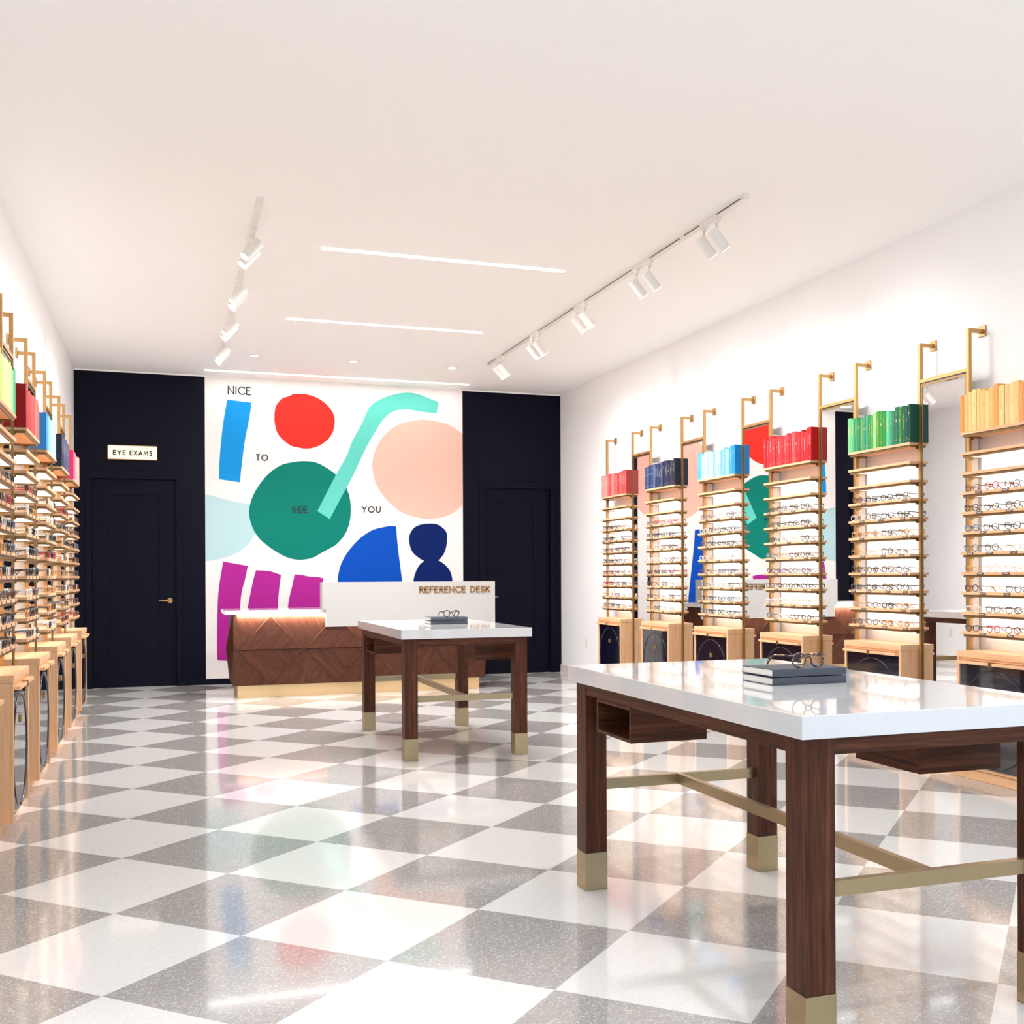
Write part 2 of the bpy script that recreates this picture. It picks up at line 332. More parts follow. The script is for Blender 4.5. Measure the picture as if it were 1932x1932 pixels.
# mural -----------------------------------------------------------------------
SH = {
'pale':[(0.482,2.283),(0.579,2.266),(0.722,2.227),(0.847,2.196),(0.992,2.181),(1.055,1.981),(1.063,1.831),(1.054,1.803),(0.990,1.700),(0.881,1.606),(0.755,1.541),(0.612,1.504),(0.482,1.483)],
'blue_bar':[(0.741,3.435),(1.027,3.411),(1.001,3.227),(0.951,2.975),(0.917,2.724),(0.885,2.439),(0.642,2.471),(0.645,2.631),(0.662,2.881),(0.695,3.163)],
'red':[(1.544,3.545),(1.678,3.548),(1.829,3.505),(1.956,3.414),(2.024,3.306),(2.035,3.204),(2.014,3.101),(1.954,3.004),(1.861,2.929),(1.759,2.886),(1.667,2.875),(1.591,2.884),(1.500,2.903),(1.409,2.967),(1.343,3.040),(1.311,3.123),(1.298,3.223),(1.303,3.324),(1.325,3.401),(1.395,3.480),(1.478,3.514)],
'green':[(1.640,2.719),(1.790,2.710),(1.922,2.651),(2.046,2.564),(2.151,2.446),(2.212,2.303),(2.232,2.140),(2.216,1.976),(2.158,1.822),(2.052,1.696),(1.975,1.648),(1.861,1.586),(1.747,1.523),(1.597,1.502),(1.466,1.523),(1.337,1.585),(1.209,1.673),(1.099,1.775),(1.027,1.906),(0.991,2.054),(1.006,2.185),(1.056,2.317),(1.139,2.450),(1.249,2.575),(1.379,2.663),(1.509,2.701)],
'teal':[(1.816,2.105),(2.046,2.559),(2.181,2.803),(2.254,2.990),(2.376,3.219),(2.455,3.395),(2.525,3.476),(2.675,3.561),(2.852,3.618),(2.994,3.634),(3.120,3.616),(3.246,3.573),(3.373,3.535),(3.345,3.387),(3.137,3.400),(3.011,3.417),(2.904,3.419),(2.797,3.393),(2.691,3.324),(2.603,3.211),(2.515,3.069),(2.444,2.945),(2.392,2.840),(2.252,2.539),(2.121,2.301),(1.967,2.008)],
'peach':[(3.163,3.298),(3.281,3.289),(3.408,3.272),(3.518,3.241),(3.591,3.199),(3.689,3.136),(3.684,2.213),(3.562,2.112),(3.398,2.050),(3.235,2.028),(3.073,2.046),(2.893,2.102),(2.755,2.197),(2.617,2.350),(2.539,2.504),(2.505,2.668),(2.522,2.809),(2.584,2.967),(2.690,3.110),(2.832,3.212),(2.975,3.265)],
'p1':[(0.686,1.480),(0.974,1.427),(0.943,1.271),(0.900,1.103),(0.881,0.899),(0.877,0.620),(0.879,0.275),(0.785,0.278),(0.633,0.292),(0.612,0.348),(0.618,0.903),(0.637,1.180)],
'p2':[(1.070,1.373),(1.226,1.363),(1.369,1.316),(1.344,1.118),(1.329,0.892),(1.313,0.272),(0.948,0.292),(0.949,0.711),(0.968,0.898),(1.002,1.084),(1.042,1.270)],
'p3':[(1.534,1.321),(1.615,1.315),(1.709,1.295),(1.803,1.289),(1.886,1.272),(1.866,1.075),(1.850,0.885),(1.817,0.275),(1.415,0.287),(1.430,0.702),(1.445,0.891),(1.474,1.060),(1.502,1.173)],
'blue':[(2.809,1.925),(2.734,1.930),(2.615,1.909),(2.497,1.873),(2.361,1.785),(2.244,1.668),(2.147,1.533),(2.089,1.399),(2.065,1.265),(2.057,1.112),(2.056,0.882),(2.928,0.869),(2.884,1.222),(2.851,1.476),(2.822,1.730)],
'blue2':[(2.06,.825),(2.93,.815),(2.98,.3),(2.08,.31)],
'navy':[(3.133,1.954),(3.255,1.967),(3.336,1.960),(3.407,1.922),(3.468,1.853),(3.474,1.734),(3.447,1.615),(3.395,1.531),(3.354,1.496),(3.436,1.446),(3.507,1.367),(3.538,1.277),(3.541,1.178),(3.496,1.059),(3.393,0.961),(3.271,0.943),(3.149,0.984),(3.059,1.083),(3.029,1.221),(3.060,1.348),(3.111,1.437),(3.172,1.488),(3.091,1.535),(3.011,1.613),(2.976,1.731),(2.984,1.829),(3.043,1.912)]}
SC = {'pale': (176, 206, 208), 'blue_bar': (20, 140, 208), 'red': (232, 46, 36), 'green': (0, 118, 102), 'teal': (96, 196, 180), 'peach': (240, 182, 164), 'p1': (168, 36, 138), 'p2': (168, 36, 138), 'p3': (168, 36, 138), 'blue': (0, 72, 172), 'blue2': (0, 72, 172), 'navy': (0, 28, 90)}
def smooth_poly(P, n=4, ang=50):
    out = []; N = len(P)
    for i in range(N):
        p0, p1, p2, p3 = (Vector(P[(i + k - 1) % N]) for k in range(4))
        def corner(a, b, c): return (b - a).angle(c - b, 0) > math.radians(ang)
        t1 = (p2 - p0) * .5 if not corner(p0, p1, p2) else (p2 - p1)
        t2 = (p3 - p1) * .5 if not corner(p1, p2, p3) else (p2 - p1)
        for k in range(n):
            t = k / n; out.append(tuple(p1 * (2 * t ** 3 - 3 * t * t + 1) + t1 * (t ** 3 - 2 * t * t + t) + p2 * (-2 * t ** 3 + 3 * t * t) + t2 * (t ** 3 - t * t)))
    return out
mu = MB(); yp = YB - .012
mu.box(MX0, MX1, yp, YB, .070, 3.695, mat('mural_ground', srgb(232, 226, 222), .5, noise=.01))
for i, (k, P) in enumerate(SH.items()):
    Q = smooth_poly(P, 4, 35 if k in ('blue_bar', 'p1', 'p2', 'p3', 'blue2') else 50); c = mat('mural_' + k, srgb(*SC[k]), .6, noise=.015, nscale=2, spec=.12)
    Q = [(min(max(a, MX0 + .001), MX1 - .001), b) for a, b in Q]
    y = yp - .0006 - .0004 * i
    V3 = [Vector((a, y, b)) for a, b in Q]
    mu.add(V3, [list(t) for t in tessellate_polygon([V3])], c)
muo = mu.build('wall_mural'); tag(muo, 'white wall mural of cut-out shapes in red, blue, green, peach and purple', 'mural')
for word, a in (('NICE', (.752, 1.012, 3.500, 3.602)), ('TO', (1.080, 1.214, 2.706, 2.788)), ('SEE', (1.511, 1.687, 2.080, 2.162)), ('YOU', (2.374, 2.603, 2.096, 2.178))):
    lb = MB(); lettering(lb, word, a[0], a[1], a[2], a[3], yp - .006, .0062, ink, .38 if word != 'NICE' else .32, .003); lo = lb.build('lettering', muo); lo['label'] = 'thin black painted word ' + word
muo['category'] = 'mural'

# lit sign ---------------------------------------------------------------------
sg = B(-.602, -.066, YB - .045, YB - .012, 2.676, 2.832, signg, .004).build('eye_exam_sign'); tag(sg, 'glowing white box sign reading EYE EXAMS above the left navy door', 'sign')
sf = MB(); k = .006
for a in ((-.608, -.602, 2.670, 2.838), (-.066, -.060, 2.670, 2.838)): sf.box(a[0], a[1], YB - .05, YB - .008, a[2], a[3], brass)
for a in ((-.602, -.066, 2.670, 2.676), (-.602, -.066, 2.832, 2.838)): sf.box(a[0], a[1], YB - .05, YB - .008, a[2], a[3], brass)
sf.build('sign_frame', sg)
for wd_, xa, xb in (('EYE', -.545, -.412), ('EXAMS', -.362, -.122)): sl = MB(); lettering(sl, wd_, xa, xb, 2.722, 2.780, YB - .0452, .0056, mat('sign_ink', srgb(20, 16, 14), .6), .42, .002); sl.build('lettering', sg)

# ceiling lights -----------------------------------------------------------------
def strip(x0, x1, y, wd, label, pw):
    b = MB(); b.box(x0, x1, y - wd / 2, y + wd / 2, HC - .004, HC - .001, lamp); o = b.build('ceiling_light_slot'); tag(o, label, 'ceiling light', 'thin linear lights in the ceiling')
    area_light('slot_light', ((x0 + x1) / 2, y, HC - .01), (0, 0, -1), x1 - x0, wd, pw, (.955, .98, 1.0), o)
strip(1.118, 3.035, 7.67, .05, 'linear ceiling light, wider of the two above the middle of the floor', 100)
strip(1.107, 3.018, 9.866, .05, 'linear ceiling light, middle of three and the shortest', 145)
for yy, nm in ((3.27, 'first'), (1.07, 'second'), (-1.13, 'third')): strip(1.118, 3.035, yy, .05, 'unseen linear ceiling light added behind the picture edge, %s towards the shop window' % nm, 37)  # unseen slots added to lift the ambient light on near floor and tabletop
strip(.473, 3.68, 12.61, .06, 'longest linear ceiling light, running along the top of the mural', 13)
for i, (x, nm) in enumerate(((.959, 'left'), (2.04, 'middle'), (3.193, 'right'))):
    t = empty('recessed_downlight', (x, 11.63, HC), 0, 'small round recessed downlight, %s of three in the ceiling before the mural' % nm, 'downlight', 'round downlights before the mural')
    r = MB(); n = 28; vs = []; fs = []
    for k in range(n):
        a = 2 * PI * k / n
        vs += [(.062 * math.cos(a), .062 * math.sin(a), -.001), (.062 * math.cos(a), .062 * math.sin(a), -.006), (.05 * math.cos(a), .05 * math.sin(a), -.006), (.05 * math.cos(a), .05 * math.sin(a), -.001)]
    for k in range(n):
        j = (k + 1) % n
        for q in range(4): fs.append((4 * k + q, 4 * k + (q + 1) % 4, 4 * j + (q + 1) % 4, 4 * j + q))
    r.add(vs, fs, white, True); r.build('trim_ring', t)
    MB().cyl((0, 0, -.0015), (0, 0, -.004), .049, lamp, 28).build('lens', t)
    d = bpy.data.lights.new('downlight', 'SPOT'); d.energy = K_DOWN; d.spot_size = math.radians(100); d.spot_blend = .6; d.shadow_soft_size = .05; d.color = (.955, .98, 1.0)
    lo = bpy.data.objects.new('downlight', d); col.objects.link(lo); lo.parent = t; lo.location = (0, 0, -.03)

# tracks and spotlights ------------------------------------------------------------
slot_m = mat('track_slot', srgb(90, 78, 68), .5)
def track(x, y0, y1, side, label, slots):
    b = MB(); b.box(x - .017, x + .017, y0, y1, HC - .032, HC - .0005, white)
    for a, c in slots: b.box(x - .019 if side > 0 else x + .015, x - .015 if side > 0 else x + .019, a, c, HC - .022, HC - .014, slot_m)
    o = b.build('lighting_track'); tag(o, label, 'lighting track'); return o
XT_R, XT_L = 3.52, .60
RS = [(6.13, 6.30), (7.14, 7.37), (8.42, 8.60), (9.60, 9.79), (10.77, 10.90)]
LS = [(7.30, 7.50), (8.55, 8.72), (9.68, 9.86), (10.84, 10.99)]
track(XT_R, 5.75, 11.26, 1, 'white lighting track along the right side of the ceiling', [(5.8, 6.1), (6.34, 6.55), (6.62, 7.1), (7.41, 8.38), (8.64, 9.56), (9.83, 10.73), (10.95, 11.2)])
track(XT_L, 6.75, 11.60, -1, 'white lighting track along the left side of the ceiling', [(7.02, 7.06), (7.18, 7.22), (7.62, 7.68), (7.95, 8.05), (8.9, 8.94), (9.2, 9.25), (10.05, 10.1), (10.3, 10.5), (11.05, 11.2)])
def make_spot():
    """+x is the aiming side, hangs from z=0"""
    t = empty('track_spotlight')
    MB().box(-.016, .016, -.035, .035, -.02, 0, white, .003).cyl((0, 0, -.02), (0, 0, -.035), .016, white, 16).build('mount', t)
    a = MB(); a.tube([(0, 0, -.03), (0, 0, -.06), (-.012, 0, -.075), (.004, 0, -.105)], .007, white, 8); a.build('arm', t)
    d = Vector((.66, 0, -.75)).normalized(); c0 = Vector((-.035, 0, -.085)); c1 = c0 + d * .155
    h = MB(); h.cyl(c0, c1, .036, white, 28); h.build('lamp_head', t)
    MB().cyl(c1 + d * .0005, c1 + d * .002, .032, spotg, 24).build('lens', t)
    return t, c1 + d * .012, d
sp0, sp_tip, sp_d = make_spot(); first = [True]
ordn = ['nearest', 'second', 'third', 'fourth', 'farthest']
def put_spot(x, y, rz, label, group):
    o = sp0 if first[0] else copy_tree(sp0); first[0] = False
    o.location = (x, y, HC - .031); o.rotation_euler = (0, 0, rz); tag(o, label, 'spotlight', group)
    d = bpy.data.lights.new('spot', 'SPOT'); d.energy = K_SPOT; d.spot_size = math.radians(96); d.spot_blend = .9; d.shadow_soft_size = .035; d.color = (.96, .98, 1.0)
    return o, d
spots = []
for i, pr_ in enumerate(RS):
    for j, y in enumerate(pr_):
        spots.append(put_spot(XT_R, y, rnd.uniform(-.05, .05), 'white cylinder spotlight on the right track, %s one of the %s pair' % (('nearer', 'farther')[j], ordn[i]), 'spotlights on the right ceiling track'))
for i, pr_ in enumerate(LS):
    for j, y in enumerate(pr_):
        spots.append(put_spot(XT_L, y,  PI + rnd.uniform(-.05, .05) + .25, 'white cylinder spotlight on the left track, %s one of the %s pair' % (('nearer', 'farther')[j], ordn[i] if i < 3 else 'farthest'), 'spotlights on the left ceiling track'))
for o, d in spots:
    if o.location.x < 2: d.energy = K_SPOT * 1.7      # extra power added to the left lamps to brighten the left stands
    lo = bpy.data.objects.new('spot_light', d); col.objects.link(lo); lo.parent = o; lo.location = sp_tip
    lo.rotation_euler = Vector((.62, 0, -.62)).to_track_quat('-Z', 'Y').to_euler()

# ------------------------------------------------------------------ display stands
ZS = [2.203, 2.073, 1.946, 1.819, 1.691, 1.565, 1.435, 1.307, 1.181, 1.052, .928]
RZ = 2.882
def make_frame():
    t = empty('display_stand')
    for s in (-1, 1):
        r = MB(); yc = .349 * s
        r.box(.1035, .127, yc - .0115, yc + .0115, .0625, RZ, brass); r.box(.012, .1035, yc - .0115, yc + .0115, RZ - .0235, RZ, brass)
        o = r.build('rail', t)
        wp = MB(); wp.box(.001, .012, yc - .029, yc + .029, RZ - .045, RZ + .024, brass, .002)
        for dz in (-.036, .015): wp.cyl((.012, yc, RZ + dz), (.0145, yc, RZ + dz), .004, brassd, 10)
        wp.build('wall_plate', o)
        kb = MB(); kb.cyl((.115, yc + s * .0115, .62), (.115, yc + s * .024, .62), .007, brass, 12); kb.build('knob', o)
    lp = B(.012, .03, -.335, .335, .88, 2.05, panelm).build('light_panel', t); lp['label'] = 'glowing white back panel'
    for i, z in enumerate(ZS):
        s = MB(); s.box(.03, .198, -.336, .336, z - .018, z, oak['y'], .0015)
        o = s.build('shelf', t)
        c = MB(); zt = z - .018
        c.box(.178, .188, -.325, .325, zt - .016, zt, tray_m); c.box(.04, .178, -.325, -.317, zt - .016, zt, tray_m); c.box(.04, .178, .317, .325, zt - .016, zt, tray_m)
        if i: c.box(.04, .178, -.317, .317, zt - .009, zt - .002, cream)
        else: c.box(.04, .178, -.317, .317, zt - .006, zt, oak['y'])
        c.build('channel', o)
        for s_ in (-1, 1): B(.104, .135, s_ * .3255 - .005, s_ * .3255 + .005, zt - .026, zt, brassd).build('bracket', o)
    return t
def name_plate():
    b = MB(); b.box(.198, .2005, -.026, .026, -.0165, -.003, plate_m)
    for a, c, z in ((-.018, -.012, -.008), (-.013, -.003, -.0095), (-.004, .006, -.0105), (.005, .014, -.0092), (.012, .018, -.008)): b.box(.2005, .2010, a, c, z - .0018, z + .0012, platew)
    return b
PLATE = name_plate().build('name_plate'); col.objects.unlink(PLATE)
def name_tile():
    b = MB()
    for a in ((-.008, -.0055, -.0175, -.0015), (.0055, .008, -.0175, -.0015)): b.box(.198, .2005, a[0], a[1], a[2], a[3], plate_m)
    for a in ((-.0055, .0055, -.0175, -.015), (-.0055, .0055, -.004, -.0015)): b.box(.198, .2005, a[0], a[1], a[2], a[3], plate_m)
    b.box(.198, .1995, -.0055, .0055, -.015, -.004, platew)
    return b
TILE = name_tile().build('name_plate'); col.objects.unlink(TILE)

def make_cabinet():
    t = empty('storage_cabinet'); hw = .309
    c = MB(); z0, z1 = .066, .768
    c.box(.004, .257, -hw, -hw + .02, z0, z1, oak['z'], .001); c.box(.004, .257, hw - .02, hw, z0, z1, oak['z'], .001)
    c.box(.004, .24, -hw + .02, hw - .02, z0, z0 + .02, oak['y']); c.box(.004, .012, -hw + .02, hw - .02, z0 + .02, z1, oak['y']); c.box(.012, .24, -hw + .02, hw - .02, z1 - .012, z1, oak['y']); c.box(.235, .25, -hw + .02, hw - .02, .752, .768, oak['y'])
    c.build('carcass', t)
    MB().box(.004, .260, -hw - .002, hw + .002, .7685, .807, oak['y'], .002).build('cabinet_top', t)
    tr = B(.02, .288, -hw + .021, hw - .021, .731, .749, oak['y'], .0015).build('pull_out_tray', t)
    MB().box(.288, .291, -.012, .012, .722, .752, brassd, .001).box(.26, .291, -.012, .012, .749, .752, brassd).build('tray_tab', tr)
    zc, rr = .398, .300
    for s in (-1, 1):
        y0, y1 = (.001, hw - .022) if s > 0 else (-hw + .022, -.001)
        d = B(.232, .250, y0, y1, .09, .726, navyd, .0012).build('door', t); d['label'] = 'navy lacquered door'
        pts = [(.2505, s * math.sin(a) * (rr - .028), zc + math.cos(a) * rr) for a in [PI * (.015 + .97 * k / 30) for k in range(31)]]
        MB().tube(pts, .005, navyr, 8, up=(1, 0, 0)).build('raised_arc', d)
        MB().box(.250, .259, .002 * s if s > 0 else -.014, .014 if s > 0 else -.002, .532, .572, brass, .002).build('pull_handle', d)
    return t
def make_mirror():
    t = empty('wall_mirror'); hw = .2125
    g = B(.116, .120, -hw + .012, hw - .012, .112, 2.583, mirm).build('mirror_glass', t); g['label'] = 'silvered glass'
    b = MB(); b.box(.108, .124, -hw, -hw + .012, .10, 2.595, brassd); b.box(.108, .124, hw - .012, hw, .10, 2.595, brassd); b.box(.108, .124, -hw + .012, hw - .012, .10, .112, brassd); b.box(.108, .124, -hw + .012, hw - .012, 2.583, 2.595, brassd)
    b.box(.012, .115, -hw + .02, hw - .02, .2, 2.5, white)
    b.build('mirror_frame', t)
    MB().box(.104, .127, -hw - .004, hw + .004, 2.605, 2.628, brass).box(.110, .120, -hw + .01, hw - .01, 2.595, 2.605, blackm).build('crossbar', t)
    return t
frame0 = make_frame(); cab0 = make_cabinet(); mir0 = make_mirror(); used = {'f': 0, 'c': 0, 'm': 0}
def place(k, proto, x, y, rz, label, cat, group):
    o = proto if not used[k] else copy_tree(proto); used[k] = 1
    o.location = (x, y, 0); o.rotation_euler = (0, 0, rz); tag(o, label, cat, group); return o

# books --------------------------------------------------------------------------
def hexc(h): return srgb(int(h[0:2], 16), int(h[2:4], 16), int(h[4:6], 16))
marks_gold = mat('gilt', srgb(200, 184, 110), .4, metal=.3); marks_white = mat('white_foil', srgb(236, 234, 228), .5); marks_dark = mat('dark_foil', srgb(60, 30, 26), .5)
def make_book(wd, dp, ht, colr, marks=None, style=0):
    """shelf book: spine faces +x, thickness along y, standing on z=0"""
    cl = mat('cloth_' + colr, hexc(colr), .5, noise=.06, nscale=40, spec=.3); b = MB(); x1 = 0; x0 = -dp; c = .0028; r = rnd
    b.box(x0, x1 - .006, -wd / 2, -wd / 2 + c, 0, ht, cl); b.box(x0, x1 - .006, wd / 2 - c, wd / 2, 0, ht, cl)
    n = 6; prof = [(x1 - .006 + .006 * math.sin(PI * k / n), -wd / 2 + wd * k / n) for k in range(n + 1)]
    poly = prof + [(x1 - .0085, wd / 2), (x1 - .0085, -wd / 2)]
    b.prism(poly, 0, ht, cl, 'z')
    b.box(x0 + .004, x1 - .009, -wd / 2 + c, wd / 2 - c, .003, ht - .004, paper)
    if marks and wd > .018:
        mk = mat('foil_' + colr, tuple(.6 * a + .4 * b_ for a, b_ in zip(hexc(colr), (.8, .78, .72, 1))), .5) if marks == 'w' else {'g': marks_gold, 'w': marks_white, 'd': marks_dark}[marks]
        q = wd * .20
        if style == 0:      # narrow title running down the spine
            z = ht * r.uniform(.35, .5); e = ht * r.uniform(.72, .86)
            while z < e:
                l = r.uniform(.004, .011); b.box(x1 - .0006, x1 + .0003, -q * .45, q * .45, z, z + l, mk); z += l + r.choice((.002, .002, .005))
        elif style == 1:    # bands and a small block
            for z in (ht * .1, ht * .13, ht * .8, ht * .88): b.box(x1 - .0012, x1 + .0002, -q * 1.1, q * 1.1, z, z + .0018, mk)
            b.box(x1 - .0006, x1 + .0003, -q * .6, q * .6, ht * .6, ht * .66, mk)
        else:
            for k in range(3): b.box(x1 - .0006, x1 + .0003, -q * .8, q * r.uniform(.2, .9), ht * (.7 + .035 * k), ht * (.7 + .035 * k) + .005, mk)
        if r.random() < .5: b.box(x1 - .0006, x1 + .0003, -q * .5, q * .5, ht * .06, ht * .085, mk)
    return b
BK = {
 'coral': ('E7877F E98D84 F0938A D96A66 C9424A DB6F68 E2837B D4615E DA6D68 B92E38 CF5C5A D05552 C54848 B84444'.split(), 'w'),
 'navy': ('34406A 4A5E92 2A3252 3C4468 566898 22283F 2F3A5E 23283C 3E4C7A 1F2438 34354A 23243A 3A3A52 1C1D2E 20202E'.split(), 'w'),
 'light blue': ('4FA9DE 8CC4EA A9D4F0 B8DAF2 A2CCEC BBD9EE A8CEE8 8FC2E8 B4D6EE 9CC8EA 86BDE8 6FB2E4 A0CCEC 58A8E0 3C98D8 1E8AD2'.split(), 'w'),
 'red': ('C8202A D42832 DA2A30 E0333A D8262C E23C3E D01E28 E24444 DC2E34 D62430 E65050 D42028 C81A24 D83038 CC1C26 C4161E B80E16'.split(), 'w'),
 'green': ('6FBE80 58AE70 3E9C68 2E8C5C 5E9E5C 348E6E 4FA478 3C9A3E 4CA44C 9CCB8C 5AA03C 2E8C36 3C9440 56BE8A 3EA080 467A5C 1E6A50 3C8C3A 1C6048 145240 10483A'.split(), 'g'),
 'yellow': ('F09A56 F6C27A F8D08A FAD893 F8CC84 F6C47C FADA9A F4BE70 F0A85E F8D496 F6CA88 FAD89C F8D08C F0A464 F4B878 EE9858 F6C480 F8CC8E F4BA74'.split(), 'g'),
 'lime': ('3FA868 56B878 8ED49A B4E29E D2EE9E DCF09A E2F2A0 D8EE90 E4F4A4 DFF09C D4EA80 C8E060 C4E05C CCE266'.split(), None),
 'pink': ('F0A090 F4AC98 F8B4A0 F09A8C F8A898 F6A090 FBB0A0 F49088 F48C88 F88C90 F2788A EE6484 EC5078 EA4470'.split(), None),
 'dark red': ('E06A60 D85850 D04840 E07068 C83830 D04038 C02C28 D24A42 C42420 BA1C18 C02824 B01410 A80C0C A40808'.split(), None),
 'sky blue': ('8CC8F0 9CD0F4 70B8EA A8D8F6 84C4EE B4DCF6 94CAF0 A4D2F2 7CBCEA 9CCCEE 60A8DE 4C9ADA 4090D0 3A88CC'.split(), None),
 'midnight blue': ('3A3E5C 50547A 484C6E 2E3250 54587C 3C4062 44486A 34385A 484C70 2A2E4C 303450 20243E 1C2038 181C32'.split(), 'w')}
def fill_books(x, yc, rz, key, where, grp):
    """colours listed from the far end of the shelf to the near end; far is +y in the world"""
    cols, mk = BK[key]; n = len(cols); tot = .692; ws = [rnd.uniform(.75, 1.35) for _ in cols]; s = sum(ws); ws = [a / s * tot for a in ws]
    y = tot / 2; sx = 1 if rz == 0 else -1
    for i, (c, wd) in enumerate(zip(cols, ws)):
        wy = y - wd / 2; y -= wd
        ht = rnd.uniform(.232, .262) if i < n - 1 else .262
        dp = rnd.uniform(.155, .163) if i < n - 1 else .163
        o = make_book(wd - .0012, dp, ht, c, mk, rnd.choice((0, 0, 1, 2))).build('book')
        dpx = rnd.uniform(-.004, 0) if i < n - 1 else 0
        o.location = (x + sx * (.199 + dpx), yc + wy, ZS[0]); o.rotation_euler = (0, 0, rz)
        tag(o, '%s book, %s from the far end, in %s' % (cname(c), ORD[i], where), 'book', grp)
ORD = ['first', 'second', 'third', 'fourth', 'fifth', 'sixth', 'seventh', 'eighth', 'ninth', 'tenth', 'eleventh', 'twelfth', 'thirteenth', 'fourteenth', 'fifteenth', 'sixteenth', 'seventeenth', 'eighteenth', 'nineteenth', 'twentieth', 'twenty-first']
def cname(h):
    import colorsys
    r, g, b = (int(h[i:i + 2], 16) / 255 for i in (0, 2, 4)); hh, s, v = colorsys.rgb_to_hsv(r, g, b); hh *= 360
    base = 'red' if hh < 12 or hh > 345 else 'orange' if hh < 33 else 'yellow' if hh < 56 else 'lime green' if hh < 90 else 'green' if hh < 170 else 'blue' if hh < 260 else 'pink'
    if base == 'red' and s < .55 and v > .8: base = 'coral'
    if base == 'red' and hh > 345 and s < .8 and v > .8: base = 'pink'
    if base == 'blue' and v < .45: return 'navy'
    return ('pale ' if s < .42 and v > .75 else 'dark ' if v < .72 else 'bright ') + base

# eyewear -------------------------------------------------------------------------
FC = {'black': (18, 16, 17), 'dark tortoise': (84, 48, 28), 'clear': (226, 222, 216), 'gold': (206, 166, 104), 'blue-grey': (84, 98, 118), 'red': (172, 40, 52), 'brown': (120, 78, 50), 'grey': (108, 104, 104), 'honey': (206, 150, 92)}
def tort():
    m = bpy.data.materials.new('tortoise_acetate'); m.use_nodes = True; nt = m.node_tree; b = nt.nodes['Principled BSDF']; b.inputs['Roughness'].default_value = .12; b.inputs['Coat Weight'].default_value = .6
    tc = nt.nodes.new('ShaderNodeTexCoord'); n = nt.nodes.new('ShaderNodeTexNoise'); n.inputs['Scale'].default_value = 130; n.inputs['Detail'].default_value = 2; n.inputs['Distortion'].default_value = 1
    r = nt.nodes.new('ShaderNodeValToRGB'); e = r.color_ramp.elements; e[0].position = .50; e[0].color = srgb(18, 10, 10); e[1].position = .64; e[1].color = srgb(214, 160, 100); k = e.new(.56); k.color = srgb(96, 50, 26)
    nt.links.new(tc.outputs['Object'], n.inputs['Vector']); nt.links.new(n.outputs['Fac'], r.inputs[0]); nt.links.new(r.outputs[0], b.inputs['Base Color']); return m
tortm = tort()
def rim_pts(shape, s, w_, h_):
    P = []
    for k in range(18):
        a = 2 * PI * k / 18; c, q = math.cos(a), math.sin(a)
        if shape == 'round': y, z = c, q
        else:
            e = .62 if shape == 'square' else .8
            y = math.copysign(abs(c) ** e, c); z = math.copysign(abs(q) ** e, q)
            if z < 0: y *= 1 - .14 * -z
        P.append((y * w_ / 2, z * h_ / 2 + (.004 * y * s if shape == 'cat-eye' else 0)))
    return P
def make_glasses(shape, colr, lens, name, thick, mt=None, parts=True):
    """faces +x, bottom of the rims at z=0, temples run back to x=-0.14"""
    m = mt or mat('frame_' + colr, srgb(*FC[colr]), .2, metal=.7 if colr == 'gold' else 0, coat=.5)
    w_, h_ = {'round': (.046, .043), 'square': (.050, .037), 'cat-eye': (.050, .038)}[shape]
    if name == 'sunglasses': w_ *= 1.08; h_ *= 1.18
    cyy = w_ / 2 + .0095; zc = h_ / 2 + thick
    fr = MB(); le = []
    for s in (-1, 1):
        P = rim_pts(shape, s, w_, h_); fr.tube([(-.0015 * abs(y + s * cyy) / .05, y + s * cyy, z + zc) for y, z in P], thick, m, 6, closed=True, up=(1, 0, 0))
        lb = MB(); lb.add([(-.001, y * .99 + s * cyy, z * .99 + zc) for y, z in P], [list(range(18))], lens); le.append(lb)
        fr.tube([(0, s * (cyy + w_ / 2 - .001), zc + h_ * .28), (-.002, s * (cyy + w_ / 2 + .004), zc + h_ * .30), (-.008, s * (cyy + w_ / 2 + .005), zc + h_ * .30)], thick * 1.05, m, 6)
    fr.tube([(0, -.0105, zc + .006), (.001, -.005, zc + .0095), (.001, .005, zc + .0095), (0, .0105, zc + .006)], thick, m, 6)
    tm = []
    for s in (-1, 1):
        yy = s * (cyy + w_ / 2 + .0048); zz = zc + h_ * .30
        tm.append(MB().tube([(-.007, yy, zz), (-.05, yy, zz - .001), (-.098, yy * .985, zz - .004), (-.116, yy * .97, zz - .012), (-.138, yy * .95, thick + .001)], thick * .8, m, 6, r2=thick * 1.25))
    if parts:
        t = empty(name); fr.build('frame_front', t)
        for a in tm: a.build('temple', t)
        for a in le: a.build('lens', t)
        return t
    for a in tm + le: 
        o = len(fr.v); fr.v += a.v; k = [fr.mi(q) for q in a.mats]
        for f, mi_, sm in zip(a.f, a.m, a.smooth): fr.f.append([i + o for i in f]); fr.m.append(k[mi_]); fr.smooth.append(sm)
    return fr.build(name)
GP = {}
def glasses(shape, colr, lens, name, parts):
    k = (shape, colr, lens.name, name, parts)
    if k not in GP: o = make_glasses(shape, colr, lens, name, (.0015 if colr == 'gold' else .0027) * (1 if name == 'eyeglasses' else 1.15), parts=parts); GP[k] = o; return o
    return copy_tree(GP[k])
